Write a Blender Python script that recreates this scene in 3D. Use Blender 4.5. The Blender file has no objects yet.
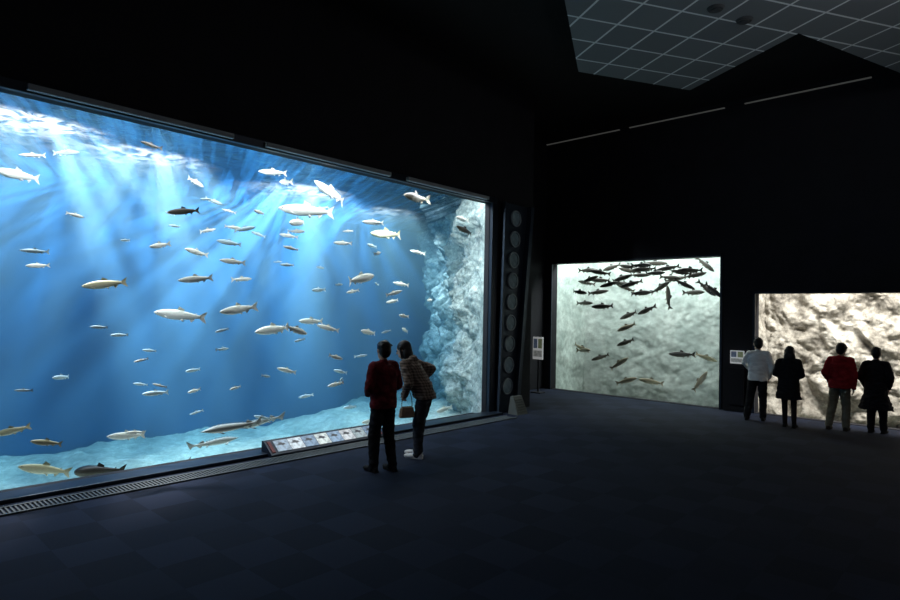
import bpy, bmesh, math, random
from mathutils import Matrix, Vector, noise
random.seed(7)
C=bpy.context.collection
sc=bpy.context.scene
try:
    sc.view_settings.view_transform='Standard'
except Exception: pass

# ---------------------------------------------------------------- camera
cam=bpy.data.objects.new('camera',bpy.data.cameras.new('camera'));C.objects.link(cam)
cam.matrix_world=Matrix.Translation((0,0,2.1))@Matrix.Rotation(math.radians(42.9),4,'Z')@Matrix.Rotation(math.radians(91.24),4,'X')@Matrix.Rotation(math.radians(1.15),4,'Z')
cam.data.lens=24;cam.data.sensor_width=36;sc.camera=cam

# ---------------------------------------------------------------- materials
def nt(name):
    m=bpy.data.materials.new(name);m.use_nodes=True
    t=m.node_tree;t.nodes.clear();o=t.nodes.new('ShaderNodeOutputMaterial')
    return m,t,o
def N(t,k,**kw):
    n=t.nodes.new('ShaderNode'+k)
    for a,b in kw.items():
        if a in n.inputs: n.inputs[a].default_value=b
        else: setattr(n,a,b)
    return n
def L(t,a,b): t.links.new(a,b)
def ramp(t,stops):
    r=t.nodes.new('ShaderNodeValToRGB');e=r.color_ramp.elements
    e[0].position=stops[0][0];e[0].color=(*stops[0][1],1)
    e[1].position=stops[-1][0];e[1].color=(*stops[-1][1],1)
    for p,c in stops[1:-1]:
        x=e.new(p);x.color=(*c,1)
    return r
def mat(name,col,rough=.7,var=.15,scale=8,metal=0,bump=0,bscale=60,emit=0,spec=.3):
    m,t,o=nt(name);b=N(t,'BsdfPrincipled');L(t,b.outputs[0],o.inputs[0])
    b.inputs['Roughness'].default_value=rough;b.inputs['Metallic'].default_value=metal
    b.inputs['Specular IOR Level'].default_value=spec
    tc=N(t,'TexCoord');n=N(t,'TexNoise');n.inputs['Scale'].default_value=scale;n.inputs['Detail'].default_value=4
    L(t,tc.outputs['Object'],n.inputs['Vector'])
    r=ramp(t,[(.3,tuple(c*(1-var) for c in col)),(.7,tuple(min(1,c*(1+var)) for c in col))])
    L(t,n.outputs['Fac'],r.inputs[0]);L(t,r.outputs[0],b.inputs['Base Color'])
    if emit:
        L(t,r.outputs[0],b.inputs['Emission Color']);b.inputs['Emission Strength'].default_value=emit
    if bump:
        n2=N(t,'TexNoise');n2.inputs['Scale'].default_value=bscale;L(t,tc.outputs['Object'],n2.inputs['Vector'])
        bp=N(t,'Bump');bp.inputs['Strength'].default_value=bump;L(t,n2.outputs['Fac'],bp.inputs['Height']);L(t,bp.outputs[0],b.inputs['Normal'])
    return m
M_wall=mat('black_wall_paint',(.012,.012,.016),.8,.2,2)
M_ceil=mat('black_ceiling_paint',(.008,.008,.010),.9,.2,2)
M_frame=mat('dark_steel',(.015,.022,.035),.4,.1,3,metal=.3)
M_rail=mat('grey_rail',(.35,.39,.41),.5,.1,5)
M_col=mat('blue_black_steel',(.03,.045,.07),.45,.15,4,metal=.3)
M_disc=mat('grey_blue_disc',(.22,.31,.36),.5,.2,9)
M_ring=mat('pale_ring',(.3,.36,.4),.4,.1,9)
M_alu=mat('aluminium_slats',(.08,.09,.095),.7,.1,10,metal=.1)
M_dl=mat('downlight_grey',(.05,.055,.06),.6,.1,10)
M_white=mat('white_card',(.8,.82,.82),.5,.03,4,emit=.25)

def carpet():
    m,t,o=nt('carpet_tiles');b=N(t,'BsdfPrincipled');b.inputs['Roughness'].default_value=.9;b.inputs['Specular IOR Level'].default_value=.15
    tc=N(t,'TexCoord')
    ck=N(t,'TexChecker');ck.inputs['Scale'].default_value=2.0;ck.inputs[1].default_value=(.0128,.0185,.037,1);ck.inputs[2].default_value=(.0092,.0135,.027,1)
    L(t,tc.outputs['Object'],ck.inputs[0])
    vm=N(t,'VectorMath',operation='MULTIPLY');vm.inputs[1].default_value=(2,2,2);L(t,tc.outputs['Object'],vm.inputs[0])
    fl=N(t,'VectorMath',operation='FLOOR');L(t,vm.outputs[0],fl.inputs[0])
    wn=N(t,'TexWhiteNoise');L(t,fl.outputs[0],wn.inputs['Vector'])
    mr=N(t,'MapRange');mr.inputs['To Min'].default_value=.85;mr.inputs['To Max'].default_value=1.12;L(t,wn.outputs['Value'],mr.inputs[0])
    ns=N(t,'TexNoise');ns.inputs['Scale'].default_value=160;ns.inputs['Detail'].default_value=3;L(t,tc.outputs['Object'],ns.inputs['Vector'])
    mr2=N(t,'MapRange');mr2.inputs['From Min'].default_value=.3;mr2.inputs['From Max'].default_value=.7;mr2.inputs['To Min'].default_value=.75;mr2.inputs['To Max'].default_value=1.25;L(t,ns.outputs['Fac'],mr2.inputs[0])
    m1=N(t,'Math',operation='MULTIPLY');L(t,mr.outputs[0],m1.inputs[0]);L(t,mr2.outputs[0],m1.inputs[1])
    vs=N(t,'VectorMath',operation='SCALE');L(t,ck.outputs[0],vs.inputs[0]);L(t,m1.outputs[0],vs.inputs['Scale'])
    L(t,vs.outputs[0],b.inputs['Base Color'])
    bp=N(t,'Bump');bp.inputs['Strength'].default_value=.25;L(t,ns.outputs['Fac'],bp.inputs['Height']);L(t,bp.outputs[0],b.inputs['Normal'])
    L(t,b.outputs[0],o.inputs[0]);return m
M_carpet=carpet()

def rock_mat(name,c1,c2,c3,scale=2.2,bump=.8,crack=.6,fine=.5,bd=.12):
    m,t,o=nt(name);b=N(t,'BsdfPrincipled');b.inputs['Roughness'].default_value=.9;b.inputs['Specular IOR Level'].default_value=.1
    tc=N(t,'TexCoord');n=N(t,'TexNoise');n.inputs['Scale'].default_value=scale;n.inputs['Detail'].default_value=12;n.inputs['Roughness'].default_value=.78
    L(t,tc.outputs['Object'],n.inputs['Vector'])
    r=ramp(t,[(.34,c1),(.5,c2),(.64,c3)]);L(t,n.outputs['Fac'],r.inputs[0])
    v=N(t,'TexVoronoi');v.feature='DISTANCE_TO_EDGE';v.inputs['Scale'].default_value=scale*1.6
    ad=N(t,'MixRGB');ad.inputs[0].default_value=.3;L(t,tc.outputs['Object'],ad.inputs[1]);L(t,n.outputs['Color'],ad.inputs[2]);L(t,ad.outputs[0],v.inputs['Vector'])
    r2=ramp(t,[(.0,(.3,.3,.3)),(.07,(1,1,1))]);L(t,v.outputs['Distance'],r2.inputs[0])
    mm=N(t,'MixRGB');mm.blend_type='MULTIPLY';mm.inputs[0].default_value=crack;L(t,r.outputs[0],mm.inputs[1]);L(t,r2.outputs[0],mm.inputs[2])
    nf=N(t,'TexNoise');nf.inputs['Scale'].default_value=scale*5;nf.inputs['Detail'].default_value=6;nf.inputs['Roughness'].default_value=.7;L(t,tc.outputs['Object'],nf.inputs['Vector'])
    rf=ramp(t,[(.38,(.35,.35,.35)),(.58,(1,1,1))]);L(t,nf.outputs['Fac'],rf.inputs[0])
    mf=N(t,'MixRGB');mf.blend_type='MULTIPLY';mf.inputs[0].default_value=fine;L(t,mm.outputs[0],mf.inputs[1]);L(t,rf.outputs[0],mf.inputs[2])
    L(t,mf.outputs[0],b.inputs['Base Color'])
    n2=N(t,'TexNoise');n2.inputs['Scale'].default_value=scale*4;n2.inputs['Detail'].default_value=8;n2.inputs['Roughness'].default_value=.7;L(t,tc.outputs['Object'],n2.inputs['Vector'])
    bp=N(t,'Bump');bp.inputs['Strength'].default_value=bump;bp.inputs['Distance'].default_value=bd;L(t,n2.outputs['Fac'],bp.inputs['Height']);L(t,bp.outputs[0],b.inputs['Normal'])
    L(t,b.outputs[0],o.inputs[0]);return m
M_rock1=rock_mat('pale_artificial_rock',(.24,.32,.32),(.40,.49,.48),(.68,.76,.73),2.6,.6,.4,.5,.06)
M_rock2=rock_mat('grey_green_rock',(.36,.44,.41),(.49,.57,.53),(.66,.74,.69),1.5,.25,.05,.35,.04)
M_rock3=rock_mat('sandstone_rock',(.17,.155,.13),(.44,.41,.35),(.80,.77,.68),1.9,.6,.35,.5,.06)
M_sand=rock_mat('pale_sand',(.48,.56,.50),(.60,.66,.58),(.76,.80,.72),1.6,.4,.2,.4,.05)
M_gravel=rock_mat('grey_gravel',(.3,.33,.29),(.4,.43,.38),(.52,.55,.48),5,.6)
M_backwall=mat('blue_tank_paint',(.005,.10,.27),.8,.12,.5)

# ---------------------------------------------------------------- mesh helpers
def mkobj(name,me,mats=(),smooth=False,**props):
    ob=bpy.data.objects.new(name,me);C.objects.link(ob)
    for m in mats: me.materials.append(m)
    if smooth:
        for p in me.polygons: p.use_smooth=True
    for k,v in props.items(): ob[k]=v
    return ob
def addbox(bm,a,b,mi=0):
    x0,y0,z0=a;x1,y1,z1=b
    vs=[bm.verts.new(v) for v in [(x0,y0,z0),(x1,y0,z0),(x1,y1,z0),(x0,y1,z0),(x0,y0,z1),(x1,y0,z1),(x1,y1,z1),(x0,y1,z1)]]
    for f in [(0,3,2,1),(4,5,6,7),(0,1,5,4),(1,2,6,5),(2,3,7,6),(3,0,4,7)]:
        fc=bm.faces.new([vs[i] for i in f]);fc.material_index=mi
def boxes(name,lst,mats,bevel=0,**props):
    bm=bmesh.new()
    for it in lst: addbox(bm,it[0],it[1],it[2] if len(it)>2 else 0)
    me=bpy.data.meshes.new(name);bm.to_mesh(me);bm.free()
    ob=mkobj(name,me,mats,**props)
    if bevel:
        md=ob.modifiers.new('b','BEVEL');md.width=bevel;md.segments=2
    return ob
def prism(name,pts,z0,z1,mats,**props):
    bm=bmesh.new();lo=[bm.verts.new((x,y,z0)) for x,y in pts];hi=[bm.verts.new((x,y,z1)) for x,y in pts]
    bm.faces.new(lo[::-1]);bm.faces.new(hi);n=len(pts)
    for i in range(n): bm.faces.new([lo[i],lo[(i+1)%n],hi[(i+1)%n],hi[i]])
    bmesh.ops.recalc_face_normals(bm,faces=bm.faces[:])
    me=bpy.data.meshes.new(name);bm.to_mesh(me);bm.free();return mkobj(name,me,mats,**props)
def surf(name,fn,nu,nv,mats,smooth=True,**props):
    bm=bmesh.new();g=[[bm.verts.new(fn(i/nu,j/nv)) for j in range(nv+1)] for i in range(nu+1)]
    for i in range(nu):
        for j in range(nv): bm.faces.new([g[i][j],g[i+1][j],g[i+1][j+1],g[i][j+1]])
    me=bpy.data.meshes.new(name);bm.to_mesh(me);bm.free();return mkobj(name,me,mats,smooth=smooth,**props)
S=dict(kind='structure')
def vor(p):
    d=noise.voronoi(p)[0]
    return min(1,d[1]-d[0]),min(1,d[0])

# ---------------------------------------------------------------- room shell
CZ=7.15
prism('floor',[(-8,-4),(5,-4),(5,14.5),(-9.75,14.5),(-9.75,11.6),(-8,11.2)],-.2,0,[M_carpet],**S)
prism('ceiling',[(-14.5,-4.3),(5.3,-4.3),(5.3,17.5),(-14.5,17.5)],CZ,CZ+.2,[M_ceil],**S)
GT=4.44
boxes('wall_left',[((-8.4,-4,-.7),(-8,-1.5,CZ)),((-8.15,-1.5,GT),(-8,9.8,CZ)),((-8.14,9.8,-.7),(-8,11.2,CZ)),((-8.4,-1.5,-.9),(-8.0,9.8,-.02)),
   ((-9.9,11.2,-.7),(-8,11.35,CZ)),((-9.9,11.35,-.7),(-9.75,14.5,CZ))],[M_wall],**S)
BY=14.5
boxes('wall_back',[((-9.9,BY,3.55),(-4.89,BY+.25,CZ)),((-9.9,BY,-.7),(-9.5,BY+.25,3.55)),((-4.89,BY,-.7),(-4.13,BY+.25,CZ)),
   ((-4.13,BY,2.67),(5,BY+.25,CZ)),((1.6,BY,-.7),(5,BY+.25,2.67)),((-9.5,BY,-.7),(-4.89,BY+.2,.01)),((-4.13,BY,-.7),(1.6,BY+.2,.01))],[M_wall],**S)
boxes('wall_right',[((5,-4,-.2),(5.2,BY+.25,CZ))],[M_wall],**S)
boxes('wall_front',[((-8.4,-4.2,-.2),(5.2,-4,CZ))],[M_wall],**S)

# large tank shell
boxes('wall_tank_back',[((-14.3,-1.7,-1.2),(-14,15,CZ))],[M_backwall],**S)
boxes('wall_tank_side',[((-14,-1.7,-1.2),(-8.4,-1.5,CZ))],[M_backwall],**S)
RA=Vector((-8.15,9.84));RB=Vector((-14.0,14.2))
def rockwall(u,v):
    u=u**1.25
    x=RA.x+(RB.x-RA.x)*u;y=RA.y+(RB.y-RA.y)*u;z=-1.1+v*6.3
    p=Vector((x,y,z));n=Vector((-.57,-.82,0));q=p+noise.noise_vector(p*1.5)*.25
    a,_=vor(q*1.5);b,_=vor(q*3.7);c,_=vor(q*9)
    d=noise.fractal(p*.8,.8,2.1,7)*.45+.12+a*.26+b*.11+c*.04
    d=max(d,0)*min(1,u*7+.05)
    return p+n*d+Vector((0,0,noise.noise(p*2)*.12))
surf('rock_wall',rockwall,300,230,[M_rock1],label='pale craggy artificial rock wall closing the end of the large tank',category='rock wall')
def yend(x): return RA.y+(RA.x-x)*.745-.02
def sand(u,v):
    x=-8.16-u*5.8;y=-1.48+v*(yend(x)+1.48)
    z=-.48-.3*u+.22*noise.noise(Vector((x*.6,y*.6,0)))+.09*noise.noise(Vector((x*1.6,y*1.6,3)))+.05*noise.noise(Vector((x*5,y*5,1)))
    z+=.40*max(0,(y-8)/5)
    return Vector((x,y,z))
surf('sand_bed',sand,120,220,[M_sand],label='pale rippled sand bed covering the bottom of the large tank',category='sand',kind='stuff')

# water surface with waves, lets lamp light through in patches
def surface_mat():
    m,t,o=nt('water_surface')
    tc=N(t,'TexCoord');mp=N(t,'Mapping');L(t,tc.outputs['Object'],mp.inputs[0])
    n=N(t,'TexNoise');n.inputs['Scale'].default_value=3.4;n.inputs['Detail'].default_value=6;n.inputs['Distortion'].default_value=1.4;L(t,mp.outputs[0],n.inputs['Vector'])
    bp=N(t,'Bump');bp.inputs['Strength'].default_value=.8;bp.inputs['Distance'].default_value=.12;L(t,n.outputs['Fac'],bp.inputs['Height'])
    # long wave crests focus and block the lamp light
    m1=N(t,'Mapping');m1.inputs['Rotation'].default_value=(0,0,math.radians(23));L(t,tc.outputs['Object'],m1.inputs[0])
    m2=N(t,'Mapping');m2.inputs['Scale'].default_value=(.45,6.4,1);L(t,m1.outputs[0],m2.inputs[0])
    n3=N(t,'TexNoise');n3.inputs['Scale'].default_value=1;n3.inputs['Detail'].default_value=2;n3.inputs['Distortion'].default_value=.2;L(t,m2.outputs[0],n3.inputs['Vector'])
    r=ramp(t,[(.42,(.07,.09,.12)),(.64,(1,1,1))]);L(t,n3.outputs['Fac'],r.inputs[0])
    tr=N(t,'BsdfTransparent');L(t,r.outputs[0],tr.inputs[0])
    gl=N(t,'BsdfGlossy');gl.inputs['Roughness'].default_value=.14;gl.inputs[0].default_value=(.65,.85,.95,1);L(t,bp.outputs[0],gl.inputs['Normal'])
    mx=N(t,'MixShader');mx.inputs[0].default_value=.35;L(t,tr.outputs[0],mx.inputs[1]);L(t,gl.outputs[0],mx.inputs[2])
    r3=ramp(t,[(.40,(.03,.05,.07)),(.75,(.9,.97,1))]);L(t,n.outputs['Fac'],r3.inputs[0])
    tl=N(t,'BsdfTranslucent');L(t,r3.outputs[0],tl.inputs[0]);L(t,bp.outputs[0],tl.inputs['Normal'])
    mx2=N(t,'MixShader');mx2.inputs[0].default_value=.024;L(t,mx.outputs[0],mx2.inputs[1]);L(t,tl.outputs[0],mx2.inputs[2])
    L(t,mx2.outputs[0],o.inputs[0]);return m
def wsurf(u,v):
    x=-8.16-u*5.83;y=-1.48+v*(yend(x)+1.48)
    return Vector((x,y,4.68+.03*noise.noise(Vector((x*1.2,y*1.2,0)))+.012*noise.noise(Vector((x*4,y*4,5)))))
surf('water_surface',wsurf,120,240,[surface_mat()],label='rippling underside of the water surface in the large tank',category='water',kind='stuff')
# deep water body, behind the zone where the fish cruise along the window
def water_mat(name,sc_,sd,ac,ad_,an=.1):
    m,t,o=nt(name)
    s=N(t,'VolumeScatter');s.inputs['Color'].default_value=sc_;s.inputs['Density'].default_value=sd;s.inputs['Anisotropy'].default_value=an
    a=N(t,'VolumeAbsorption');a.inputs['Color'].default_value=ac;a.inputs['Density'].default_value=ad_
    ad=N(t,'AddShader');L(t,s.outputs[0],ad.inputs[0]);L(t,a.outputs[0],ad.inputs[1]);L(t,ad.outputs[0],o.inputs['Volume']);return m
WX=-9.65
prism('water',[(WX,-1.49),(WX,yend(WX)),(-13.99,14.16),(-13.99,-1.49)],-1.15,4.64,[water_mat('tank_water',(.46,.83,1,1),.095,(.05,.64,.88,1),.21)],label='clear blue water filling the deep part of the large tank',category='water',kind='stuff')

# lamps above water, with added fill lights near the window
def lamp_body(loc):
    bm=bmesh.new()
    bmesh.ops.create_cone(bm,cap_ends=True,segments=24,radius1=.26,radius2=.12,depth=.3,matrix=Matrix.Translation((0,0,.22)))
    bmesh.ops.create_cone(bm,cap_ends=True,segments=12,radius1=.03,radius2=.03,depth=CZ-loc[2]-.35,matrix=Matrix.Translation((0,0,.35+(CZ-loc[2]-.35)/2)))
    me=bpy.data.meshes.new('housing');bm.to_mesh(me);bm.free()
    ob=mkobj('floodlight',me,[M_frame],label='round black floodlight hanging above the tank water',category='lamp')
    ob.location=loc
    return ob
def spot(loc,tgt,e,ang,col=(1,1,1),blend=.6,size=.03):
    l=bpy.data.lights.new('flood_or_fill_spot','SPOT');l.energy=e;l.spot_size=math.radians(ang);l.spot_blend=blend;l.color=col;l.shadow_soft_size=size
    o=bpy.data.objects.new('flood_or_fill_spot',l);C.objects.link(o);o.location=loc
    o.rotation_euler=(Vector(tgt)-Vector(loc)).to_track_quat('-Z','Y').to_euler();return o
def area(loc,e,sx,sy,col=(1,1,1),ry=0):
    l=bpy.data.lights.new('unseen_tank_light','AREA');l.shape='RECTANGLE';l.size=sx;l.size_y=sy;l.energy=e;l.color=col
    o=bpy.data.objects.new('unseen_tank_light',l);C.objects.link(o);o.location=loc;o.rotation_euler=(0,ry,0);return o
for p,e in [((-10.0,2.1,5.4),3900),((-10.7,4.0,5.4),2900),((-11.0,7.4,5.5),4400),((-11.8,10.2,5.6),2300)]:
    lamp_body(p)
    spot(p,(p[0]-2.6,p[1],p[2]-5.5),e,128,(1,.98,.97),.4,.025)
area((-8.36,4.2,4.63),230,.3,11,(.92,.98,1),math.radians(12))  # unseen fill panel added behind the lintel to light the fish sides
spot((-8.4,6.9,4.6),(-9.4,11.0,2.4),430,100,(.82,.97,1),1,.1)  # unseen fill spot added to brighten the rock wall
spot((-8.4,8.2,4.6),(-8.9,10.5,0.0),190,80,(.82,.97,1),1,.1)  # another added fill spot, for the lower rock

# ---------------------------------------------------------------- tank two and three
def upath(u,x0,x1,y0,y1):
    if u<.18: k=u/.18;return x0,y0+(y1-.4-y0)*k
    if u>.82: k=(1-u)/.18;return x1,y0+(y1-.4-y0)*k
    k=(u-.18)/.64;a=min(1,k/.12,(1-k)/.12)
    return x0+(x1-x0)*k,y1-.4+.4*math.sin(a*math.pi/2)
def rock2(u,v):
    x,y=upath(u,-9.62,-4.78,14.72,16.9);z=-.7+v*5.2
    p=Vector((x,y,z));q=p+noise.noise_vector(p*1.5)*.25
    a,_=vor(q*1.1);b,_=vor(q*2.8)
    d=noise.fractal(p*.8,.9,2.1,7)*.12+a*.07+b*.025
    w=min(1,(y-14.6)/.6)
    d=max(d,-.05)*w
    if .18<=u<=.82: y-=d
    else: x+=d*(.5 if u<.5 else -.5)
    return Vector((x,y,z))
surf('rock_wall',rock2,220,170,[M_rock2],label='pale grey green rock backdrop of the trout tank',category='rock wall')
def sand2(u,v):
    x=-9.5+u*4.6;y=14.72+v*1.9;return Vector((x,y,-.6+.1*v+.06*noise.noise(Vector((x*2,y*2,0)))))
surf('sand_bed',sand2,60,30,[M_gravel],label='grey gravel bed in the trout tank',category='gravel',kind='stuff')
boxes('wall_tank_two',[((-9.95,14.75,-.8),(-9.75,17.2,CZ)),((-4.72,14.75,-.8),(-4.5,17.2,CZ)),((-9.95,17.0,-.8),(-4.5,17.2,CZ))],[M_wall],**S)
area((-7.2,15.5,4.4),300,4.2,.9,(.90,1,.97))
prism('water',[(-9.4,15.8),(-4.98,15.8),(-4.98,16.5),(-9.4,16.5)],-.45,4.2,[water_mat('misty_water',(.85,1,.97,1),.26,(.5,.9,.85,1),.05)],label='misty pale water in the deep part of the trout tank',category='water',kind='stuff')
def rock3(u,v):
    x,y=upath(u,-4.3,1.7,14.72,16.2);z=-.7+v*4.1
    p=Vector((x,y,z));q=p+noise.noise_vector(p*1.5)*.3
    a,_=vor(q*.9);b,_=vor(q*2.4);c,_=vor(q*6.5)
    d=noise.fractal(p*1.0,.9,2.2,7)*.22+a*.42+b*.14+c*.045
    w=min(1,(y-14.6)/.6);d=max(d,-.1)*w
    if .18<=u<=.82: y-=d
    else: x+=d*(.5 if u<.5 else -.5)
    return Vector((x,y,z))
surf('rock_wall',rock3,340,200,[M_rock3],label='cream grey rock backdrop with craggy crevices',category='rock wall')
def sand3(u,v):
    x=-4.12+u*5.7;y=14.72+v*1.2;return Vector((x,y,-.45+.2*v+.05*noise.noise(Vector((x*2,y*2,0)))))
surf('sand_bed',sand3,60,30,[M_gravel],label='brown gravel bed in the low tank',category='gravel',kind='stuff')
area((-1.3,14.98,3.5),350,4.4,.45,(1,.98,.94))
boxes('wall_tank_three',[((-4.4,16.3,-.8),(2,16.5,CZ)),((1.8,14.75,-.8),(2,16.3,CZ))],[M_wall],**S)

# ---------------------------------------------------------------- tank one frame, rails, sill, column
boxes('trim_1',[((-8.03,-1.5,GT),(-7.93,9.95,GT+.12)),((-8.03,9.8,0),(-7.93,9.98,GT)),((-8.03,-1.5,0),(-7.7,10.0,.05))],[M_frame],.01,**S)
for i,(a,b) in enumerate([(1.6,4.0),(4.5,6.9),(7.3,9.6)]):
    boxes('trim_2' if i==0 else 'trim_2.%03d'%i,[((-7.93,a,GT+.02),(-7.86,b,GT+.09))],[M_rail],.008,**S)
M_track=mat('pale_track',(.3,.3,.28),.5,.05,3,emit=.1)
for i,(a,b) in enumerate([(-9.75,-7.48),(-7.2,-4.83),(-4.39,-2.0)]):
    boxes('trim_3' if i==0 else 'trim_3.%03d'%i,[((a,BY-.05,7.0),(b,BY,7.02))],[M_track],**S)
boxes('trim_4',[((-9.55,BY-.04,-.0),(-9.5,BY,3.6)),((-4.89,BY-.04,0),(-4.84,BY,3.6)),((-9.55,BY-.04,3.55),(-4.84,BY,3.6))],[M_frame],**S)
boxes('trim_5',[((-4.18,BY-.04,0),(-4.13,BY,2.72)),((-4.18,BY-.04,2.67),(1.65,BY,2.72))],[M_frame],**S)
# steel column with slanted edge
bm=bmesh.new()
def quadprism(bm,pts,x0,x1):
    a=[bm.verts.new((x0,y,z)) for y,z in pts];b=[bm.verts.new((x1,y,z)) for y,z in pts]
    bm.faces.new(a);bm.faces.new(b[::-1]);n=len(pts)
    for i in range(n): bm.faces.new([a[i],b[i],b[(i+1)%n],a[(i+1)%n]])
quadprism(bm,[(10.06,0),(10.62,0),(11.05,4.5),(10.16,4.5)],-8,-7.9)
quadprism(bm,[(10.55,0),(10.66,0),(11.1,4.5),(10.99,4.5)],-7.9,-7.78)
quadprism(bm,[(10.02,0),(10.08,0),(10.18,4.5),(10.12,4.5)],-7.9,-7.84)
bmesh.ops.recalc_face_normals(bm,faces=bm.faces[:])
me=bpy.data.meshes.new('column');bm.to_mesh(me);bm.free()
column=mkobj('steel_column',me,[M_col],label='tall blue black steel column with a row of round ports',category='column')
for i in range(9):
    z=.55+i*.455
    y=10.31+z*.055
    bm=bmesh.new()
    R=Matrix.Rotation(math.pi/2,4,'Y')
    bmesh.ops.create_cone(bm,cap_ends=True,segments=8,radius1=.15,radius2=.15,depth=.02,matrix=R)
    for k in range(32):
        a0=2*math.pi*k/32;a1=2*math.pi*(k+1)/32
        vs=[]
        for aa in (a0,a1):
            for rr,xx in ((.145,.01),(.15,.03),(.175,.03),(.18,0)): vs.append(bm.verts.new((xx,math.cos(aa)*rr,math.sin(aa)*rr)))
        for q in range(3):
            f=bm.faces.new([vs[q],vs[q+1],vs[q+5],vs[q+4]]);f.material_index=1
    me=bpy.data.meshes.new('disc');bm.to_mesh(me);bm.free()
    d=mkobj('round_port' if i==0 else 'round_port.%03d'%i,me,[M_disc,M_ring]);d.location=(-7.885,y,z);d.parent=column
# floor grate
lst=[((-7.56,-1.5,0),(-7.53,9.9,.02)),((-7.30,-1.5,0),(-7.27,9.9,.02))]
y=-1.4
while y<9.85:
    lst.append(((-7.53,y,.0),(-7.30,y+.018,.016)));y+=.042
boxes('floor_grate',lst,[M_alu],label='narrow slatted aluminium drain grate along the large tank',category='grate')

# info panel (light box) with cards
bm=bmesh.new()
pr=[(-7.60,0.0),(-7.88,0.0),(-7.88,.20),(-7.84,.21),(-7.60,.04)]
a=[bm.verts.new((x,4.55,z)) for x,z in pr];b=[bm.verts.new((x,6.65,z)) for x,z in pr]
bm.faces.new(a);bm.faces.new(b[::-1])
for i in range(5): bm.faces.new([a[i],b[i],b[(i+1)%5],a[(i+1)%5]])
bmesh.ops.recalc_face_normals(bm,faces=bm.faces[:])
me=bpy.data.meshes.new('board');bm.to_mesh(me);bm.free()
board=mkobj('information_board',me,[M_frame],label='long sloping board of lit fish photo cards on the tank ledge',category='sign')
def fishcard_mat(i,bg,fc):
    m,t,o=nt('fish_photo');b=N(t,'BsdfPrincipled');b.inputs['Roughness'].default_value=.4
    tc=N(t,'TexCoord');mp=N(t,'Mapping');mp.inputs['Scale'].default_value=(16,8,0);mp.inputs['Location'].default_value=(.5,0,0)
    L(t,tc.outputs['Object'],mp.inputs[0]);g=N(t,'VectorMath',operation='LENGTH');L(t,mp.outputs[0],g.inputs[0])
    n=N(t,'TexNoise');n.inputs['Scale'].default_value=18;n.inputs['Detail'].default_value=5;L(t,tc.outputs['Object'],n.inputs['Vector'])
    ad=N(t,'Math',operation='ADD');L(t,g.outputs['Value'],ad.inputs[0]);L(t,n.outputs['Fac'],ad.inputs[1])
    r=ramp(t,[(.0,fc),(1.0,bg)])
    r.color_ramp.elements[0].position=.9;r.color_ramp.elements[1].position=1.0
    r2=ramp(t,[(.35,(.25,.25,.28)),(.6,(1,1,1))]);L(t,n.outputs['Fac'],r2.inputs[0])
    L(t,ad.outputs[0],r.inputs[0]);mm=N(t,'MixRGB');mm.blend_type='MULTIPLY';mm.inputs[0].default_value=.7;L(t,r.outputs[0],mm.inputs[1]);L(t,r2.outputs[0],mm.inputs[2])
    L(t,mm.outputs[0],b.inputs['Base Color']);L(t,mm.outputs[0],b.inputs['Emission Color']);b.inputs['Emission Strength'].default_value=.7
    L(t,b.outputs[0],o.inputs[0]);return m
bgs=[(.26,.34,.42),(.5,.56,.6),(.16,.24,.34),(.55,.6,.58),(.2,.3,.42),(.5,.52,.54),(.28,.34,.36),(.16,.24,.34)]
slope=math.atan2(.17,.24)
for i in range(8):
    ob=boxes('fish_photo' if i==0 else 'fish_photo.%03d'%i,[((-.105,-.112,0),(.105,.112,.006))],[fishcard_mat(i,bgs[i],(.03,.035,.045))],label='small lit fish photo card')
    ob.rotation_euler=(0,slope,0);ob.location=(-7.718,4.79+i*.234,.128);ob.parent=board
M_red=mat('red_card',(.12,.02,.02),.5,.1,5,emit=.15)
for i,y0 in enumerate((4.61,6.60)):
    ob=boxes('end_card' if i==0 else 'end_card.001',[((-.105,-.025,0),(.105,.025,.006))],[M_red],label='dark red end card')
    ob.rotation_euler=(0,slope,0);ob.location=(-7.718,y0,.128);ob.parent=board

# leaning floor box
bm=bmesh.new()
pts=[(0,0,0),(.28,0,0),(.28,.42,0),(0,.42,0),(.02,.06,.42),(.10,.06,.42),(.10,.40,.42),(.02,.40,.42)]
vs=[bm.verts.new(p) for p in pts]
for f in [(0,3,2,1),(4,5,6,7),(0,1,5,4),(1,2,6,5),(2,3,7,6),(3,0,4,7)]: bm.faces.new([vs[i] for i in f])
for k in range(6):
    z=.06+k*.055;xx=.28-.18*z/.42
    addbox(bm,(xx-.01,.06,z),(xx+.012,.38,z+.018))
me=bpy.data.meshes.new('vent');bm.to_mesh(me);bm.free()
v=mkobj('floor_vent_box',me,[mat('grey_vent',(.07,.075,.072),.5,.1,6)],label='small sloping grey louvred box on the carpet beside the column',category='vent');v.location=(-7.70,10.15,0);v.scale=(.88,.88,.88)

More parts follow.
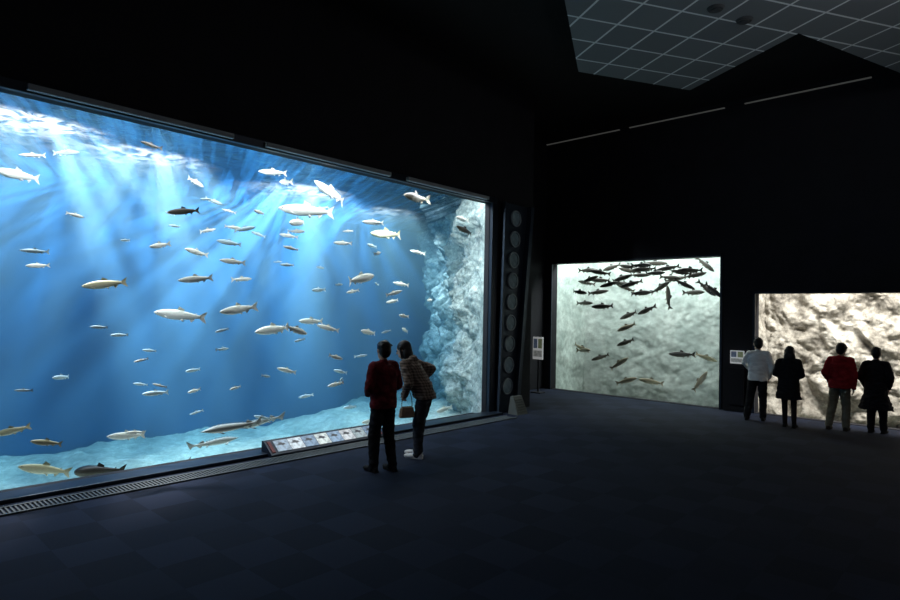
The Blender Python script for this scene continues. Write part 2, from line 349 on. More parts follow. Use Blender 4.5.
# small signs
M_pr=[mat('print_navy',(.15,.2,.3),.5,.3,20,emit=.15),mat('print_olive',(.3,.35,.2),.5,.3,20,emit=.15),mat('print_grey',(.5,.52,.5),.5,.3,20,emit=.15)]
def sign(name,x0,x1,z0,z1,y,label,stand=False):
    ob=boxes(name,[((x0,y-.03,z0),(x1,y,z1))],[M_white],.005,label=label,category='sign')
    for k,(u0,u1,v0,v1) in enumerate([(.08,.45,.5,.92),(.55,.92,.5,.92),(.08,.92,.12,.4)]):
        X=lambda u:x0+(x1-x0)*u
        Z=lambda v:z0+(z1-z0)*v
        p=boxes('printed_picture' if k==0 else 'printed_picture.%03d'%k,[((X(u0),y-.036,Z(v0)),(X(u1),y-.03,Z(v1)))],[M_pr[k]]);p.parent=ob
    if stand:
        xm=(x0+x1)/2
        p=boxes('sign_stand',[((xm-.02,y,.03),(xm+.02,y+.03,z1-.05)),((xm-.15,y-.12,0),(xm+.15,y+.14,.03))],[M_wall],.005);p.parent=ob
sign('information_sign',-9.42,-9.10,.90,1.50,13.5,'small white information sign on a thin black stand',True)
sign('information_sign.001',-4.64,-4.34,1.08,1.38,14.46,'small white sign mounted between the two rear tanks')
boxes('wall_cabinet',[((-4.68,14.42,.15),(-4.34,14.5,.98)),((-4.65,14.41,.18),(-4.37,14.42,.95))],[M_wall],.01,label='black access cabinet mounted between the two rear tanks',category='cabinet')

# ---------------------------------------------------------------- suspended grid ceiling
poly=[(-3.6,5.2),(-4.6,7.2),(-5.8,9.6),(-4.6,11.8),(-2.4,10.5),(-1.35,13.55),(3.5,11.3),(2,5)]
def grid_mat():
    m,t,o=nt('ceiling_panels');b=N(t,'BsdfPrincipled');b.inputs['Roughness'].default_value=.8
    tc=N(t,'TexCoord');mp=N(t,'Mapping');mp.inputs['Location'].default_value=(.1,.2,0);mp.inputs['Rotation'].default_value=(0,0,math.radians(30));L(t,tc.outputs['Object'],mp.inputs[0])
    br=N(t,'TexBrick');br.offset=0;br.squash=1;br.inputs['Scale'].default_value=1.0;br.inputs['Brick Width'].default_value=.66;br.inputs['Row Height'].default_value=.66
    br.inputs['Mortar Size'].default_value=.018;br.inputs['Mortar Smooth'].default_value=0
    br.inputs['Color1'].default_value=(.17,.19,.205,1);br.inputs['Color2'].default_value=(.145,.16,.175,1);br.inputs['Mortar'].default_value=(.75,.78,.8,1)
    L(t,mp.outputs[0],br.inputs[0]);L(t,br.outputs[0],b.inputs['Base Color']);L(t,b.outputs[0],o.inputs[0]);return m
prism('ceiling_grid',poly,6.6,6.66,[grid_mat()],**S)
for i,(x,y) in enumerate([(-2.9,9.5),(-3.1,8.87)]):
    bm=bmesh.new()
    bmesh.ops.create_cone(bm,cap_ends=True,segments=32,radius1=.10,radius2=.12,depth=.03)
    bmesh.ops.create_cone(bm,cap_ends=True,segments=32,radius1=.07,radius2=.07,depth=.02,matrix=Matrix.Translation((0,0,-.02)))
    me=bpy.data.meshes.new('dl');bm.to_mesh(me);bm.free()
    o=mkobj('ceiling_downlight' if i==0 else 'ceiling_downlight.001',me,[M_dl],label='round black unlit downlight in the ceiling panels',category='lamp');o.location=(x,y,6.585)

# ---------------------------------------------------------------- fish
def fish_mat(name,belly,side,back,spot):
    m,t,o=nt(name);b=N(t,'BsdfPrincipled');b.inputs['Roughness'].default_value=.4;b.inputs['Specular IOR Level'].default_value=.4
    tc=N(t,'TexCoord');sx=N(t,'SeparateXYZ');L(t,tc.outputs['Object'],sx.inputs[0])
    mr=N(t,'MapRange');mr.inputs['From Min'].default_value=-.1;mr.inputs['From Max'].default_value=.11;L(t,sx.outputs['Z'],mr.inputs[0])
    r=ramp(t,[(.1,belly),(.5,side),(.85,back)]);L(t,mr.outputs[0],r.inputs[0])
    v=N(t,'TexVoronoi');v.inputs['Scale'].default_value=38;L(t,tc.outputs['Object'],v.inputs['Vector'])
    r2=ramp(t,[(.18,(1,1,1)),(.3,(0,0,0))]);L(t,v.outputs['Distance'],r2.inputs[0])
    mm=N(t,'Math',operation='MULTIPLY');L(t,r2.outputs[0],mm.inputs[0]);L(t,mr.outputs[0],mm.inputs[1])
    mx=N(t,'MixRGB');L(t,mm.outputs[0],mx.inputs[0]);L(t,r.outputs[0],mx.inputs[1]);mx.inputs[2].default_value=(*spot,1)
    L(t,mx.outputs[0],b.inputs['Base Color']);L(t,b.outputs[0],o.inputs[0]);return m
M_eye=mat('fish_eye',(.01,.01,.01),.1,.1,5)
FM={'silver':fish_mat('silver_trout_skin',(.92,.95,.92),(.85,.90,.84),(.60,.66,.58),(.4,.43,.37)),
    'hazed':fish_mat('hazed_fish_skin',(.72,.92,.97),(.6,.82,.9),(.42,.62,.72),(.3,.45,.55)),  # pale blue tint paints the water's distance haze into the skin
    'olive':fish_mat('olive_trout_skin',(.8,.78,.58),(.62,.6,.40),(.32,.33,.2),(.18,.18,.12)),
    'dark':fish_mat('dark_trout_skin',(.16,.15,.12),(.06,.055,.045),(.02,.02,.018),(.01,.01,.01)),
    'pale':fish_mat('pale_trout_skin',(.7,.66,.5),(.4,.36,.24),(.2,.18,.12),(.08,.07,.05)),
    'grey':fish_mat('grey_sturgeon_skin',(.6,.62,.58),(.36,.40,.39),(.2,.24,.24),(.15,.16,.16))}
PROF={'trout':[(0,.006,.005),(.03,.028,.018),(.08,.05,.03),(.16,.074,.042),(.26,.093,.05),(.38,.102,.054),(.5,.097,.05),(.62,.08,.04),(.74,.056,.027),(.83,.037,.016),(.88,.033,.01)],
      'slim':[(0,.006,.005),(.03,.022,.018),(.08,.038,.026),(.16,.056,.034),(.26,.07,.04),(.38,.078,.042),(.5,.075,.04),(.62,.063,.032),(.74,.045,.022),(.83,.03,.014),(.88,.027,.009)],
      'sturgeon':[(0,.004,.008),(.06,.018,.02),(.12,.034,.036),(.2,.052,.05),(.3,.06,.056),(.42,.058,.052),(.55,.048,.042),(.68,.034,.03),(.8,.022,.018),(.88,.015,.01)],
      'catfish':[(0,.03,.04),(.03,.06,.08),(.08,.09,.11),(.16,.115,.13),(.26,.125,.125),(.38,.12,.1),(.5,.1,.075),(.62,.078,.05),(.74,.056,.032),(.83,.04,.018),(.88,.035,.01)]}
def fish_mesh(kind,skin,bend):
    bm=bmesh.new();pr=PROF[kind]
    def P(s,y,z):
        return Vector((.5-s, y+bend*math.sin((s-.25)*math.pi*1.3)*max(0,s-.1), z))
    rings=[];n=14
    ss=[i/26*.88 for i in range(27)]
    def itp(s):
        for a,b in zip(pr,pr[1:]):
            if a[0]<=s<=b[0]+1e-6:
                k=(s-a[0])/(b[0]-a[0])
                return a[1]+(b[1]-a[1])*k,a[2]+(b[2]-a[2])*k
        return pr[-1][1],pr[-1][2]
    for s in ss:
        h,w=itp(s);ring=[]
        for k in range(n):
            a=2*math.pi*k/n;zz=math.sin(a);zz=zz*(1.0 if zz>0 else 1.08)
            ring.append(bm.verts.new(P(s,math.cos(a)*w,zz*h)))
        rings.append(ring)
    for a,b in zip(rings,rings[1:]):
        for k in range(n): bm.faces.new([a[k],a[(k+1)%n],b[(k+1)%n],b[k]])
    bm.faces.new(rings[0][::-1]);bm.faces.new(rings[-1])
    def fin(pts,th=.003,yo=0,lean=0):
        A=[bm.verts.new(P(s,yo+th+abs(z-pts[0][1])*lean,z)) for s,z in pts];B=[bm.verts.new(P(s,yo-th+abs(z-pts[0][1])*lean,z)) for s,z in pts]
        bm.faces.new(A);bm.faces.new(B[::-1]);m=len(pts)
        for i in range(m): bm.faces.new([A[i],B[i],B[(i+1)%m],A[(i+1)%m]])
    hh=itp(.45)[0];hp=itp(.86)[0]
    if kind!='sturgeon':
        fin([(.86,hp),(.86,-hp),(.93,-.085),(1.0,-.125),(.965,-.03),(.95,0),(.965,.03),(1.0,.125),(.93,.085)])
        fin([(.42,itp(.42)[0]*.9),(.56,itp(.56)[0]*.9),(.57,itp(.56)[0]+.03),(.46,itp(.45)[0]+.075)])
        fin([(.76,itp(.76)[0]*.9),(.79,itp(.79)[0]*.9),(.815,itp(.8)[0]+.022),(.79,itp(.79)[0]+.02)])
        fin([(.68,-itp(.68)[0]*.95),(.77,-itp(.77)[0]*.95),(.78,-itp(.77)[0]-.02),(.72,-itp(.7)[0]-.065)])
        for sg in (1,-1):
            w=itp(.2)[1]
            fin([(.19,-.035),(.22,-.045),(.31,-.085),(.27,-.095)],.002,sg*w*.75,sg*.5)
            fin([(.5,-.07*hh/.09),(.54,-.065*hh/.09),(.59,-.105*hh/.09),(.56,-.115*hh/.09)],.002,sg*.02,sg*.4)
    else:
        fin([(.84,.015),(.84,-.015),(.9,-.03),(.93,-.07),(.95,-.03),(1.0,.09),(.97,.08),(.9,.03)])
        fin([(.68,.03),(.78,.02),(.8,.03),(.71,.075)])
        fin([(.72,-.028),(.8,-.018),(.81,-.03),(.76,-.065)])
        for sg in (1,-1):
            fin([(.2,-.03),(.25,-.04),(.33,-.06),(.28,-.065)],.002,sg*.045,sg*2.2)
            fin([(.6,-.03),(.63,-.03),(.69,-.05),(.66,-.055)],.002,sg*.03,sg*1.5)
        for k in range(8):
            s=.2+k*.06;h=itp(s)[0]
            fin([(s,h*.93),(s+.035,h*.9),(s+.02,h+.014)],.004)
    for sg in (1,-1):
        h,w=itp(.07)
        r=bmesh.ops.create_uvsphere(bm,u_segments=10,v_segments=8,radius=.0095,matrix=Matrix.Translation(P(.07,sg*w*.86,h*.25)))
        for v in r['verts']:
            for f in v.link_faces: f.material_index=1
    bmesh.ops.recalc_face_normals(bm,faces=bm.faces[:])
    me=bpy.data.meshes.new(kind);bm.to_mesh(me);bm.free()
    me.materials.append(FM[skin]);me.materials.append(M_eye)
    for p in me.polygons: p.use_smooth=len(p.vertices)==4 and p.area<.004
    return me
LIB={}
def fish(kind,skin,x,y,z,Ln,yaw,tilt,label,group,bend=None):
    bend=random.choice([-.09,.06,.12,-.14,.02]) if bend is None else bend
    key=(kind,skin,bend)
    if key not in LIB: LIB[key]=fish_mesh(kind,skin,bend)
    nm={'trout':'trout','slim':'trout','sturgeon':'sturgeon','catfish':'catfish'}[kind]
    ob=bpy.data.objects.new(nm,LIB[key]);C.objects.link(ob)
    ob.location=(x,y,z);ob.scale=(Ln,)*3
    ob.rotation_euler=(Matrix.Rotation(yaw,3,'Z')@Matrix.Rotation(-tilt,3,'Y')).to_euler()
    ob['label']=label;ob['category']='fish';ob['group']=group
    return ob
F=[(951,201,409,31),(916,231,413,31),(992,194,387,61),(930,203,280,33),(907,202,260,27),(994,307,243,61),(902,334,443,34),(1098,465,385,55),(1088,482,440,43),(947,424,299,41),
(1029,460,260,57),(1043,495,402,33),(1053,529,390,26),(1207,616,383,35),(1200,671,422,36),(940,481,288,42),(970,411,198,79),(1053,555,209,79),(1080,640,170,84),(1112,718,167,65),
(1118,757,186,61),(912,655,178,43),(1167,353,173,28),(1044,346,164,26),(1022,372,124,22),(1216,543,83,33),(1032,263,103,31),(1227,259,64,28),(1034,206,31,46),(986,237,17,39),
(997,239,-23,66),(940,293,-23,66),(925,331,28,25),(956,435,42,22),(964,556,19,29),(1149,719,78,46),(1103,815,106,42),(1158,857,37,44),(1088,729,28,32),(900,527,439,46),
(925,569,442,53),(1035,684,411,113),(1125,719,399,71),(1015,648,363,36),(949,676,436,89),(845,811,438,82),(1050,908,389,92),(951,762,276,85),(976,808,397,49),(1114,835,365,43),
(1174,737,348,36),(1238,1130,288,52),(1239,1106,262,51),(1072,834,254,36),(1193,1059,238,43),(1235,1142,199,46),(850,950,411,48),(850,970,387,55),(1047,881,342,37),(1034,996,354,39),
(989,812,166,49),(890,967,2,51),(942,732,22,32),(967,503,10,110),(932,538,18,96),(975,473,-14,90),(1014,662,151,32),(1042,392,138,23),(1037,276,347,25),(1122,376,325,24),
(1249,1159,159,46),(1132,561,167,27),(1102,434,71,25),(1119,1126,243,37)]
right={1,8,11,13,19,36,43,47,52,58,65,68,73}
tilts={44:.3,47:.2,5:-.15,2:0,41:0,18:-.12,45:-.05,63:-.06,64:-.08,65:.03,31:0,16:.1}
skins={7:'dark',45:'dark',6:'dark',31:'dark',5:'olive',28:'olive',30:'olive',41:'silver',63:'grey',64:'grey',65:'grey',57:'dark',46:'olive',29:'olive'}
for i in range(30):
    x=random.uniform(880,1200);F.append((x,random.uniform(.45,1.02)*x*(1 if i%2 else .75)-(80 if i%2 else 0),random.uniform(60,420) if i%3 else random.uniform(250,420),random.uniform(18,42)))
LB={'silver':'pale silvery trout swimming in the blue tank','olive':'yellowish olive trout swimming in the blue tank','dark':'dark brown trout swimming in the blue tank','grey':'long grey sturgeon gliding just above the sand','hazed':'small fish swimming in the blue tank, blue grey water haze painted into its skin'}
placed=[]
for i,(x,y,z,l) in enumerate(F):
    x,y,z,l=x/100,y/100,z/100,l/100
    if i>73: y=min(y,(yend(-x)-.5))
    best=None
    for tr in range(12):
        xn=random.uniform(8.45,9.3) if l<.7 else random.uniform(8.7,9.1)
        if i in(31,30): xn=9.05
        if i in(63,): xn=8.62
        if i in(64,65): xn=9.2
        if i in(56,57,45): xn=8.42
        f=xn/x;c=Vector((-xn,y*f,min(4.34,2.1+(z-2.1)*f)));ln=l*f
        if c.y>9.45: c.y=9.45
        m=min([(Vector(((c.x-q.x)*2.2,c.y-q.y,(c.z-q.z)*2.5)).length-(ln+lq)*.5) for q,lq in placed] or [9])
        if best is None or m>best[0]: best=(m,c,ln)
    m,c,ln=best
    if i>73 and m<-.05: continue
    placed.append((c,ln))
    hd=-math.pi/2 if (i not in right and i<74) or (i>73 and i%3) else math.pi/2
    yaw=hd+(random.uniform(-.6,.6) if i not in(56,57,45) else .1);t=tilts.get(i,random.uniform(-.3,.3))
    if i in(63,64,65): yaw=hd+random.uniform(-.2,.2)
    kind='trout' if l>.4 or i%3 else 'slim';sk=skins.get(i,'silver')
    if sk=='silver' and (l<.34 or (i>73)) : sk='hazed' if i%4 else 'silver'
    lb=LB[sk]
    if i in(63,64,65): kind='sturgeon'
    if i==31: kind='catfish';lb='dark broad headed bottom fish resting on the sand'
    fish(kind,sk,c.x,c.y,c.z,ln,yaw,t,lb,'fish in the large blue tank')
for x,y,z,ln,sk,kd,hd in [(-9.0,3.75,-.22,.62,'grey','sturgeon',-1.4),(-8.8,6.75,-.20,.6,'olive','trout',1.4),(-9.1,3.15,.28,.5,'silver','trout',-1.7),(-9.1,7.6,-.05,.5,'silver','trout',-1.5)]:
    fish(kd,sk,x,y,z,ln,hd,random.uniform(-.08,.08),LB[sk] if kd=='trout' else LB['grey'],'fish in the large blue tank')
G=[(834,1511,332),(806,1526,346),(741,1493,344),(721,1527,349),(675,1512,351),(665,1570,342),(604,1564,334),(555,1534,345),(823,1492,309),(768,1512,314),(716,1511,321),(673,1508,325),(621,1510,308),(592,1568,321),(908,1502,303),(855,1494,312),
(933,1573,280),(855,1540,278),(744,1579,276),(643,1526,262),(687,1571,291),(613,1548,297),(773,1561,214),(851,1557,238),(765,1534,181),(749,1498,141),(771,1508,83),(861,1568,91),(708,1570,35),(626,1573,114),(545,1520,113),(569,1549,50),(913,1561,109),(942,1547,116),(595,1563,276),(553,1537,285),(777,1548,291),(824,1551,301),(927,1514,246),(548,1573,281),(723,1576,341),(863,1496,338),(784,1577,30),(725,1576,229),(624,1550,333)]
for i in range(6): G.append((random.uniform(540,820),random.uniform(1500,1580),random.uniform(300,345)))
placed=[]
for i,(x,y,z) in enumerate(G):
    x,y,z=x/100,y/100,z/100;ln=random.uniform(.54,.66);best=None
    for k in range(24):
        yn=14.84+k*.034;f=yn/y;c=Vector((-x*f,yn,2.1+(z-2.1)*f))
        m=min([Vector(((c.x-q.x),(c.y-q.y)*3.2,(c.z-q.z)*2.6)).length for q in placed] or [9])
        if best is None or m>best[0]: best=(m,c)
    m,c=best
    if i>44 and m<.5: continue
    c.x=max(-9.05,min(-5.15,c.x))
    placed.append(c)
    yaw=random.choice([0,math.pi])+random.uniform(-.3,.3);t=random.uniform(-.5,.5) if z<3.0 else random.uniform(-.3,.3)
    if i==19:t=1.4
    if i==31:t=1.0
    if i==26:t=.6
    if i in(7,35,39):yaw=0;t=-.7
    sk='dark' if i not in(26,30,31,24,32,33,28,42) else 'pale'
    fish('trout',sk,c.x,c.y,c.z,ln,yaw,t,
      'dark trout in a dense school near the water surface' if z>2.5 and sk=='dark' else ('dark trout swimming in the pale tank' if sk=='dark' else 'pale spotted trout swimming in the pale tank'),'trout in the pale green tank')

# ---------------------------------------------------------------- people
def capsule(bm,p0,r0,p1,r1):
    p0=Vector(p0);p1=Vector(p1)
    for p,r in((p0,r0),(p1,r1)): bmesh.ops.create_uvsphere(bm,u_segments=16,v_segments=10,radius=r,matrix=Matrix.Translation(p))
    d=p1-p0;q=d.to_track_quat('Z','Y').to_matrix().to_4x4()
    bmesh.ops.create_cone(bm,cap_ends=True,segments=16,radius1=r0,radius2=r1,depth=d.length,matrix=Matrix.Translation((p0+p1)/2)@q)
def ell(bm,c,r,rot=None):
    bmesh.ops.create_uvsphere(bm,u_segments=24,v_segments=16,radius=1,matrix=Matrix.Translation(c)@(rot or Matrix())@Matrix.Diagonal((*r,1)))
def frustum(bm,z0,r0,z1,r1,T=None,y0=0,y1=0):
    n=28;a=[];b=[]
    for k in range(n):
        an=2*math.pi*k/n
        p=Vector((r0[0]*math.cos(an),y0+r0[1]*math.sin(an),z0));q=Vector((r1[0]*math.cos(an),y1+r1[1]*math.sin(an),z1))
        if T: p=T(p);q=T(q)
        a.append(bm.verts.new(p));b.append(bm.verts.new(q))
    bm.faces.new(a[::-1]);bm.faces.new(b)
    for k in range(n): bm.faces.new([a[k],a[(k+1)%n],b[(k+1)%n],b[k]])
def blob(name,build,voxel,m,smooth=4,fold=0,fs=9):
    bm=bmesh.new();build(bm);bmesh.ops.recalc_face_normals(bm,faces=bm.faces[:])
    me=bpy.data.meshes.new(name);bm.to_mesh(me);bm.free()
    ob=bpy.data.objects.new('tmp',me);C.objects.link(ob)
    r=ob.modifiers.new('r','REMESH');r.mode='VOXEL';r.voxel_size=voxel
    s=ob.modifiers.new('s','SMOOTH');s.iterations=smooth;s.factor=.5
    dg=bpy.context.evaluated_depsgraph_get();dg.update()
    nm=bpy.data.meshes.new_from_object(ob.evaluated_get(dg))
    bpy.data.objects.remove(ob)
    if fold:
        nm.update()
        ns=[v.normal.copy() for v in nm.vertices]
        for v,n in zip(nm.vertices,ns):
            c=v.co;f=noise.noise(Vector((c.x*fs,c.y*fs,c.z*fs*1.8)))+.5*noise.noise(Vector((c.x*fs*2.2,c.y*fs*2.2,c.z*fs*4)))
            v.co=c+n*(f*fold)
    nm.materials.clear();nm.materials.append(m)
    for p in nm.polygons: p.use_smooth=True
    o=bpy.data.objects.new(name,nm);C.objects.link(o);return o
M_skin=mat('skin',(.55,.36,.26),.55,.06,20)
M_hair=mat('black_hair',(.012,.010,.009),.45,.3,60,bump=.3,bscale=120)
M_dark=mat('eye_dark',(.02,.015,.01),.2,.1,5)
M_lip=mat('lips',(.4,.18,.15),.5,.1,20)
def cloth(name,col,var=.2): return mat(name,col,.85,var,14,bump=.2,bscale=220,spec=.15)
def person(name_label,loc,face,height,top,top_m,bot_m,shoe_m,arms,lean=0,head=(0,0,0),feet=((-.09,0),(.09,0)),hair='short',coat=None,coat_m=None,legs='pants',bulk=1.0,hood=False,side_lean=0,hipy=0,hipx=0):
    k=height/1.72
    HZ=.90
    RT=Matrix.Translation((hipx,hipy,HZ))@Matrix.Rotation(side_lean,4,'Y')@Matrix.Rotation(-lean,4,'X')@Matrix.Translation((0,0,-HZ))
    T=lambda p:RT@Vector(p)
    HP=Vector((0,0,1.46))
    RH=RT@Matrix.Translation(HP)@Matrix.Rotation(head[1],4,'Z')@Matrix.Rotation(-head[0]+lean*.5,4,'X')@Matrix.Rotation(head[2],4,'Y')@Matrix.Scale(1.1,4)@Matrix.Translation(-HP)
    Hd=lambda p:RH@Vector(p)
    rot3=RT.to_3x3().to_4x4();rotH=RH.to_3x3().to_4x4()
    fl,fr=feet
    ank=[Vector((fl[0],fl[1]-.02,.09)),Vector((fr[0],fr[1]-.02,.09))]
    kne=[Vector(((fl[0]-.085+hipx)/2,fl[1]*.5+.03+hipy*.5,.48)),Vector(((fr[0]+.085+hipx)/2,fr[1]*.5+.03+hipy*.5,.48))]
    hip=[Vector((-.085+hipx,hipy,.88)),Vector((.085+hipx,hipy,.88))]
    sh=[T((-.165,-.01,1.385)),T((.165,-.01,1.385))]
    el=[];wr=[];hdirs=[]
    for s,(e,w,h) in enumerate(arms):
        el.append(T(e));wr.append(T(w));hdirs.append((rot3.to_3x3()@Vector(h)).normalized())
    def body(bm):
        ell(bm,Hd((0,-.005,1.605)),(.073,.092,.095),rotH)
        ell(bm,Hd((0,.018,1.54)),(.056,.066,.075),rotH)
        capsule(bm,Hd((0,.085,1.60)),.010,Hd((0,.102,1.565)),.014)
        for s in(-1,1): ell(bm,Hd((s*.075,-.005,1.585)),(.012,.02,.032),rotH)
        capsule(bm,T((0,-.015,1.38)),.055,Hd((0,-.005,1.52)),.05)
        ell(bm,T((0,0,1.27)),(.145,.095,.18),rot3);ell(bm,T((0,0,1.05)),(.125,.085,.16),rot3);ell(bm,(hipx,hipy,.92),(.14,.095,.12))
        for s in(0,1):
            capsule(bm,sh[s],.045,el[s],.036);capsule(bm,el[s],.036,wr[s],.026)
            capsule(bm,hip[s],.075,kne[s],.052);capsule(bm,kne[s],.052,ank[s],.036)
            capsule(bm,ank[s]+Vector((0,-.02,-.04)),.03,ank[s]+Vector((0,.12,-.06)),.022)
            d=hdirs[s];side=Vector((0,1,0)) if abs(d.y)<.7 else Vector((0,0,1))
            side=(side-d*side.dot(d)).normalized();nrm=d.cross(side)
            if nrm.x*(1 if s else -1)>0: nrm=-nrm
            for t in(-.026,-.009,.009,.026): capsule(bm,wr[s]+d*.01+side*t*.6,.014,wr[s]+d*.085+side*t,.012)
            for t,ln in((-.03,.055),(-.010,.07),(.011,.076),(.032,.066)):
                a=wr[s]+d*.09+side*t;b=a+d*ln*.5+nrm*.008+side*t*.12;c=b+d*ln*.42+nrm*.022
                capsule(bm,a,.0088,b,.008);capsule(bm,b,.008,c,.0068)
            a=wr[s]+d*.03+side*.03;b=a+d*.035+side*.025+nrm*.01;c=b+d*.03+nrm*.012+side*.004
            capsule(bm,a,.012,b,.0095);capsule(bm,b,.0095,c,.008)
    P=blob('person',body,.0075,M_skin,3)
    parts=[]
    hp=lambda p:Vector((p.x+hipx,p.y+hipy,p.z))
    mixT=lambda p:hp(p) if p.z<.9 else T(p)
    def topb(bm):
        w=bulk
        ell(bm,T((0,-.005,1.27)),(.178*w,.122*w,.19),rot3);frustum(bm,.98,(.165*w,.125*w),1.25,(.172*w,.122*w),T)
        ell(bm,T((0,0,1.0)),(.168*w,.128*w,.07),rot3)
        frustum(bm,.84,(.172*w,.132*w),1.0,(.165*w,.125*w),mixT)
        capsule(bm,T((-.125,-.01,1.395)),.062*w,T((.125,-.01,1.395)),.062*w)
        capsule(bm,T((0,-.015,1.40)),.07,T((0,-.008,1.455)),.062)
        for s in(0,1):
            capsule(bm,sh[s],.068*w,el[s],.056*w);w2=wr[s]+(el[s]-wr[s]).normalized()*.005
            capsule(bm,el[s],.056*w,w2,.043*w)
        if hood:
            ell(bm,T((0,-.10,1.40)),(.12,.06,.08),rot3)
    o=blob(top,topb,.011,top_m,4,.012);parts.append(o)
    if coat:
        z1,r=coat
        o=blob('coat_skirt' if legs!='skirt' else 'skirt',lambda bm:(frustum(bm,z1,r,.8,(.178*bulk,.14*bulk),hp),frustum(bm,.8,(.178*bulk,.14*bulk),1.02,(.165*bulk,.125*bulk),mixT)),.011,coat_m,4,.016,12);parts.append(o)
    def pants(bm):
        t=1.0 if legs=='pants' else .72
        ell(bm,(hipx,hipy,.92),(.158,.118,.12))
        for s in(0,1):
            capsule(bm,hip[s],.098 if t==1 else .08,kne[s],.078*t+.004);capsule(bm,kne[s],.078*t+.004,ank[s]+Vector((0,0,.0)),.062*t+.002)
            if t==1: capsule(bm,ank[s]+Vector((0,0,.02)),.062,ank[s]+Vector((0,.015,-.03)),.058)
    o=blob('trousers' if legs=='pants' else 'tights',pants,.010,bot_m,4,.011 if legs=='pants' else 0,11);parts.append(o)
    for s in(0,1):
        def shoe(bm,s=s):
            a=ank[s]
            ell(bm,(a.x,a.y-.02,.045),(.042,.06,.045));ell(bm,(a.x+(.008 if s else -.008),a.y+.12,.035),(.046,.085,.034))
            capsule(bm,(a.x,a.y-.02,.05),.036,(a.x,a.y+.07,.04),.036)
            capsule(bm,(a.x,a.y-.0,.05),.043,(a.x,a.y,.10),.045)
            addbox(bm,(a.x-.038,a.y-.07,.0),(a.x+.038,a.y+.16,.022))
        o=blob('shoe',shoe,.008,shoe_m,3);parts.append(o)
    def hr(bm):
        ell(bm,Hd((0,-.02,1.625)),(.084,.099,.092),rotH);ell(bm,Hd((0,-.045,1.585)),(.078,.075,.085),rotH)
        if hair=='short':
            ell(bm,Hd((0,-.055,1.545)),(.06,.05,.05),rotH)
            for i in range(26):
                a=random.uniform(0,6.28);b=random.uniform(.1,1.4)
                d=Vector((math.cos(a)*math.sin(b)*.083,-.02+math.sin(a)*math.sin(b)*.096,1.625+math.cos(b)*.09));capsule(bm,Hd(d),.012,Hd(d+Vector((random.uniform(-.02,.02),random.uniform(-.02,.01),-.012))),.008)
        else:
            ell(bm,Hd((0,-.045,1.53)),(.088,.072,.11),rotH)
            for s in(-1,1): capsule(bm,Hd((s*.075,0,1.62)),.022,Hd((s*.078,.005,1.49)),.016)
            if hair=='long': ell(bm,Hd((0,-.06,1.48)),(.105,.065,.13),rotH)
    o=blob('hair',hr,.007,M_hair,2);parts.append(o)
    for s in(-1,1):
        bm=bmesh.new();bmesh.ops.create_uvsphere(bm,u_segments=10,v_segments=8,radius=.011,matrix=Matrix.Translation(Hd((s*.03,.078,1.595))))
        me=bpy.data.meshes.new('eye');bm.to_mesh(me);bm.free();parts.append(mkobj('eye',me,[M_dark],smooth=True))
    bm=bmesh.new();ell(bm,Hd((0,.080,1.525)),(.022,.008,.007),rotH)
    me=bpy.data.meshes.new('mouth');bm.to_mesh(me);bm.free();parts.append(mkobj('mouth',me,[M_lip],smooth=True))
    P['label']=name_label;P['category']='person'
    for o in parts: o.parent=P
    P.location=loc;P.rotation_euler=(0,0,face);P.scale=(k,)*3
    return P,T,wr
front=[((-.25,-.02,1.13),(-.10,.20,1.02),(.5,.3,-.3)),((.25,-.02,1.13),(.10,.20,1.02),(-.5,.3,-.3))]
pocket=[((-.27,-.06,1.14),(-.20,.08,.93),(0.1,.3,-1)),((.27,-.06,1.14),(.20,.08,.93),(-.1,.3,-1))]
close=[((-.255,-.06,1.13),(-.20,.10,.95),(0.1,.4,-1)),((.24,-.02,1.12),(.22,.04,.87),(-.05,.2,-1))]
glassarm=[((-.26,.10,1.20),(-.18,.33,1.10),(0.1,.9,.2)),((.27,-.04,1.14),(.21,.06,.92),(-.1,.3,-1))]
blackp=cloth('black_trouser_cloth',(.012,.012,.014));
maroon=cloth('dark_maroon_jacket',(.10,.008,.012),.5)
def plaid():
    m,t,o=nt('plaid_wool');b=N(t,'BsdfPrincipled');b.inputs['Roughness'].default_value=.9
    tc=N(t,'TexCoord')
    ws=[]
    for ax,sc_ in (('X',8),('Z',8)):
        w=N(t,'TexWave');w.bands_direction=ax;w.inputs['Scale'].default_value=sc_;w.inputs['Distortion'].default_value=2.5;w.inputs['Detail'].default_value=3;L(t,tc.outputs['Object'],w.inputs[0]);ws.append(w)
    mx=N(t,'MixRGB');mx.inputs[0].default_value=.5;L(t,ws[0].outputs[0],mx.inputs[1]);L(t,ws[1].outputs[0],mx.inputs[2])
    r=ramp(t,[(.1,(.06,.045,.035)),(.5,(.16,.12,.095)),(1,(.29,.23,.19))]);L(t,mx.outputs[0],r.inputs[0]);L(t,r.outputs[0],b.inputs['Base Color']);L(t,b.outputs[0],o.inputs[0]);return m
person('man in a dark maroon jacket and black trousers watching the fish',(-6.05,5.24,0),math.radians(88),1.70,'jacket',maroon,blackp,cloth('black_shoe',(.015,.014,.014)),front,lean=.04,head=(.08,-.15,.05),feet=((-.11,.04),(.12,-.07)),hair='short',bulk=1.18,hipx=.015)
person('woman in a checked wool jacket leaning forward towards the tank',(-6.30,6.12,0),math.radians(118),1.76,'jacket',plaid(),cloth('charcoal_jeans',(.03,.032,.04)),cloth('white_shoe',(.7,.7,.68),.05),
   [((-.26,.06,1.12),(-.12,.24,1.03),(.4,.4,-.3)),((.35,-.16,1.18),(.21,.09,1.08),(-.5,.4,-.2))],lean=.58,head=(.0,-.1,.1),feet=((-.10,-.04),(.10,.03)),hair='bob',bulk=1.22,hood=True,hipy=-.12)
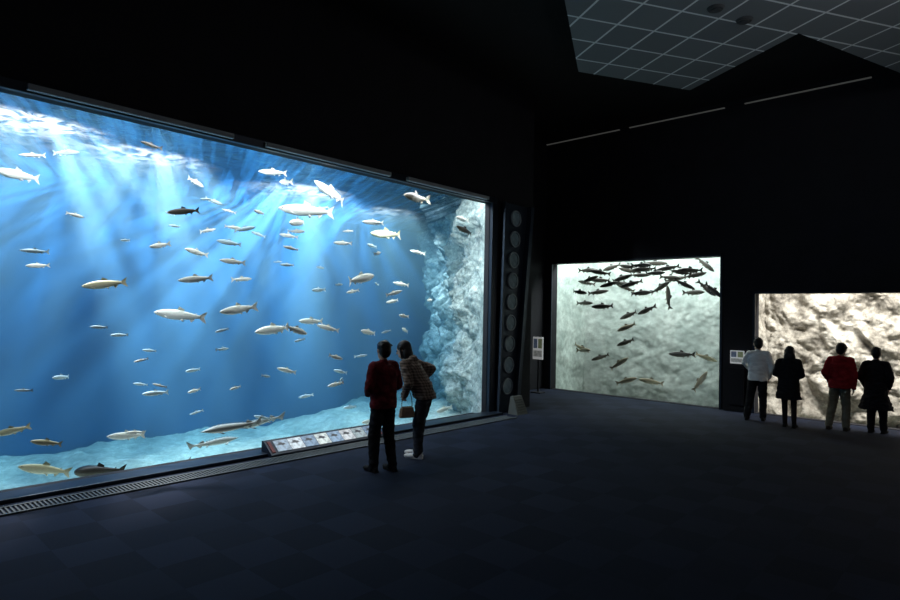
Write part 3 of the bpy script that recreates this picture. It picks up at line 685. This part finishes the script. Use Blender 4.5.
person('man in a white shirt and black trousers near the sign',(-3.82,13.50,0),math.radians(14),1.70,'shirt',cloth('white_shirt',(.88,.88,.86),.04),blackp,cloth('black_shoe',(.015,.014,.014)),glassarm,lean=.08,head=(.1,.25,0),feet=((-.17,0),(.13,.06)),hair='short',bulk=1.12,hipx=.03)
person('woman in a short black coat, skirt and dark tights',(-3.13,13.2,0),math.radians(5),1.57,'coat',cloth('black_coat',(.014,.013,.015)),cloth('black_tights',(.02,.016,.016)),cloth('black_boot',(.012,.012,.012)),front,lean=.08,head=(.15,.3,.06),feet=((-.08,0),(.10,-.05)),hair='long',coat=(.60,(.25,.20)),coat_m=cloth('black_skirt',(.014,.013,.015)),legs='tights',bulk=1.22,hood=True,hipx=-.02)
person('man in a red jacket and khaki trousers seen from behind',(-2.38,13.57,0),math.radians(-4),1.66,'jacket',cloth('red_jacket',(.34,.015,.018),.25),cloth('khaki_trousers',(.22,.19,.13)),cloth('brown_shoe',(.05,.035,.025)),close,lean=.06,head=(.1,-.2,.08),feet=((-.16,0),(.12,.07)),hair='short',bulk=1.2,hood=True,hipx=.03)
person('person in a flared knee length black coat seen from behind',(-1.80,13.8,0),math.radians(-8),1.60,'coat',cloth('black_wool_coat',(.013,.012,.014)),blackp,cloth('black_boot',(.012,.012,.012)),pocket,lean=.06,head=(.1,.3,-.05),feet=((-.10,0),(.10,.08)),hair='short',coat=(.48,(.31,.23)),coat_m=cloth('black_coat_skirt',(.013,.012,.014)),bulk=1.17,hipx=-.02)

# woman's handbag
bm=bmesh.new()
pts=[(-.15,.0),(.15,.0),(.12,.2),(-.12,.2)]
A=[bm.verts.new((x,-.05+.02*(z>.1),z)) for x,z in pts];B=[bm.verts.new((x,.05-.02*(z>.1),z)) for x,z in pts]
bm.faces.new(A);bm.faces.new(B[::-1])
for i in range(4): bm.faces.new([A[i],B[i],B[(i+1)%4],A[(i+1)%4]])
bmesh.ops.recalc_face_normals(bm,faces=bm.faces[:])
bmesh.ops.bevel(bm,geom=bm.edges[:],offset=.02,segments=3,affect='EDGES')
me=bpy.data.meshes.new('bag');bm.to_mesh(me);bm.free()
bag=mkobj('handbag',me,[cloth('tan_leather',(.34,.24,.16))],label='small tan leather handbag at the hip of the leaning woman',category='bag')
bm=bmesh.new()
pp=[Vector((-.1*math.cos(a),0,.19+.30*math.sin(a))) for a in [math.pi*i/14 for i in range(15)]]
for a,b in zip(pp,pp[1:]): capsule(bm,a,.007,b,.007)
me=bpy.data.meshes.new('strap');bm.to_mesh(me);bm.free()
so=mkobj('strap',me,[cloth('tan_strap',(.2,.13,.08))]);so.parent=bag
bag.location=(-6.26,5.88,.60);bag.rotation_euler=(0,0,math.radians(70));bag.scale=(.8,.8,.8)

# ---------------------------------------------------------------- faint room light
def pt(loc,e,col,size=.05):
    l=bpy.data.lights.new('room_fill_light','POINT');l.energy=e;l.color=col;l.shadow_soft_size=size
    o=bpy.data.objects.new('room_fill_light',l);C.objects.link(o);o.location=loc
pt((1.5,1.0,6.2),42,(.8,.87,1),.3);pt((0,8.5,6.2),55,(.95,.96,1),.3)  # unseen point lights; the rear one is added to brighten the far visitors
spot((1.5,6.5,.6),(-2.8,10.0,6.6),130,75,(.95,.97,1),1,.2)  # unseen uplight added near the floor to brighten the ceiling panels
w=bpy.data.worlds.new('world');sc.world=w;w.use_nodes=True
bg=w.node_tree.nodes.get('Background') or w.node_tree.nodes.new('ShaderNodeBackground')
bg.inputs[0].default_value=(.3,.4,.6,1);bg.inputs[1].default_value=.01
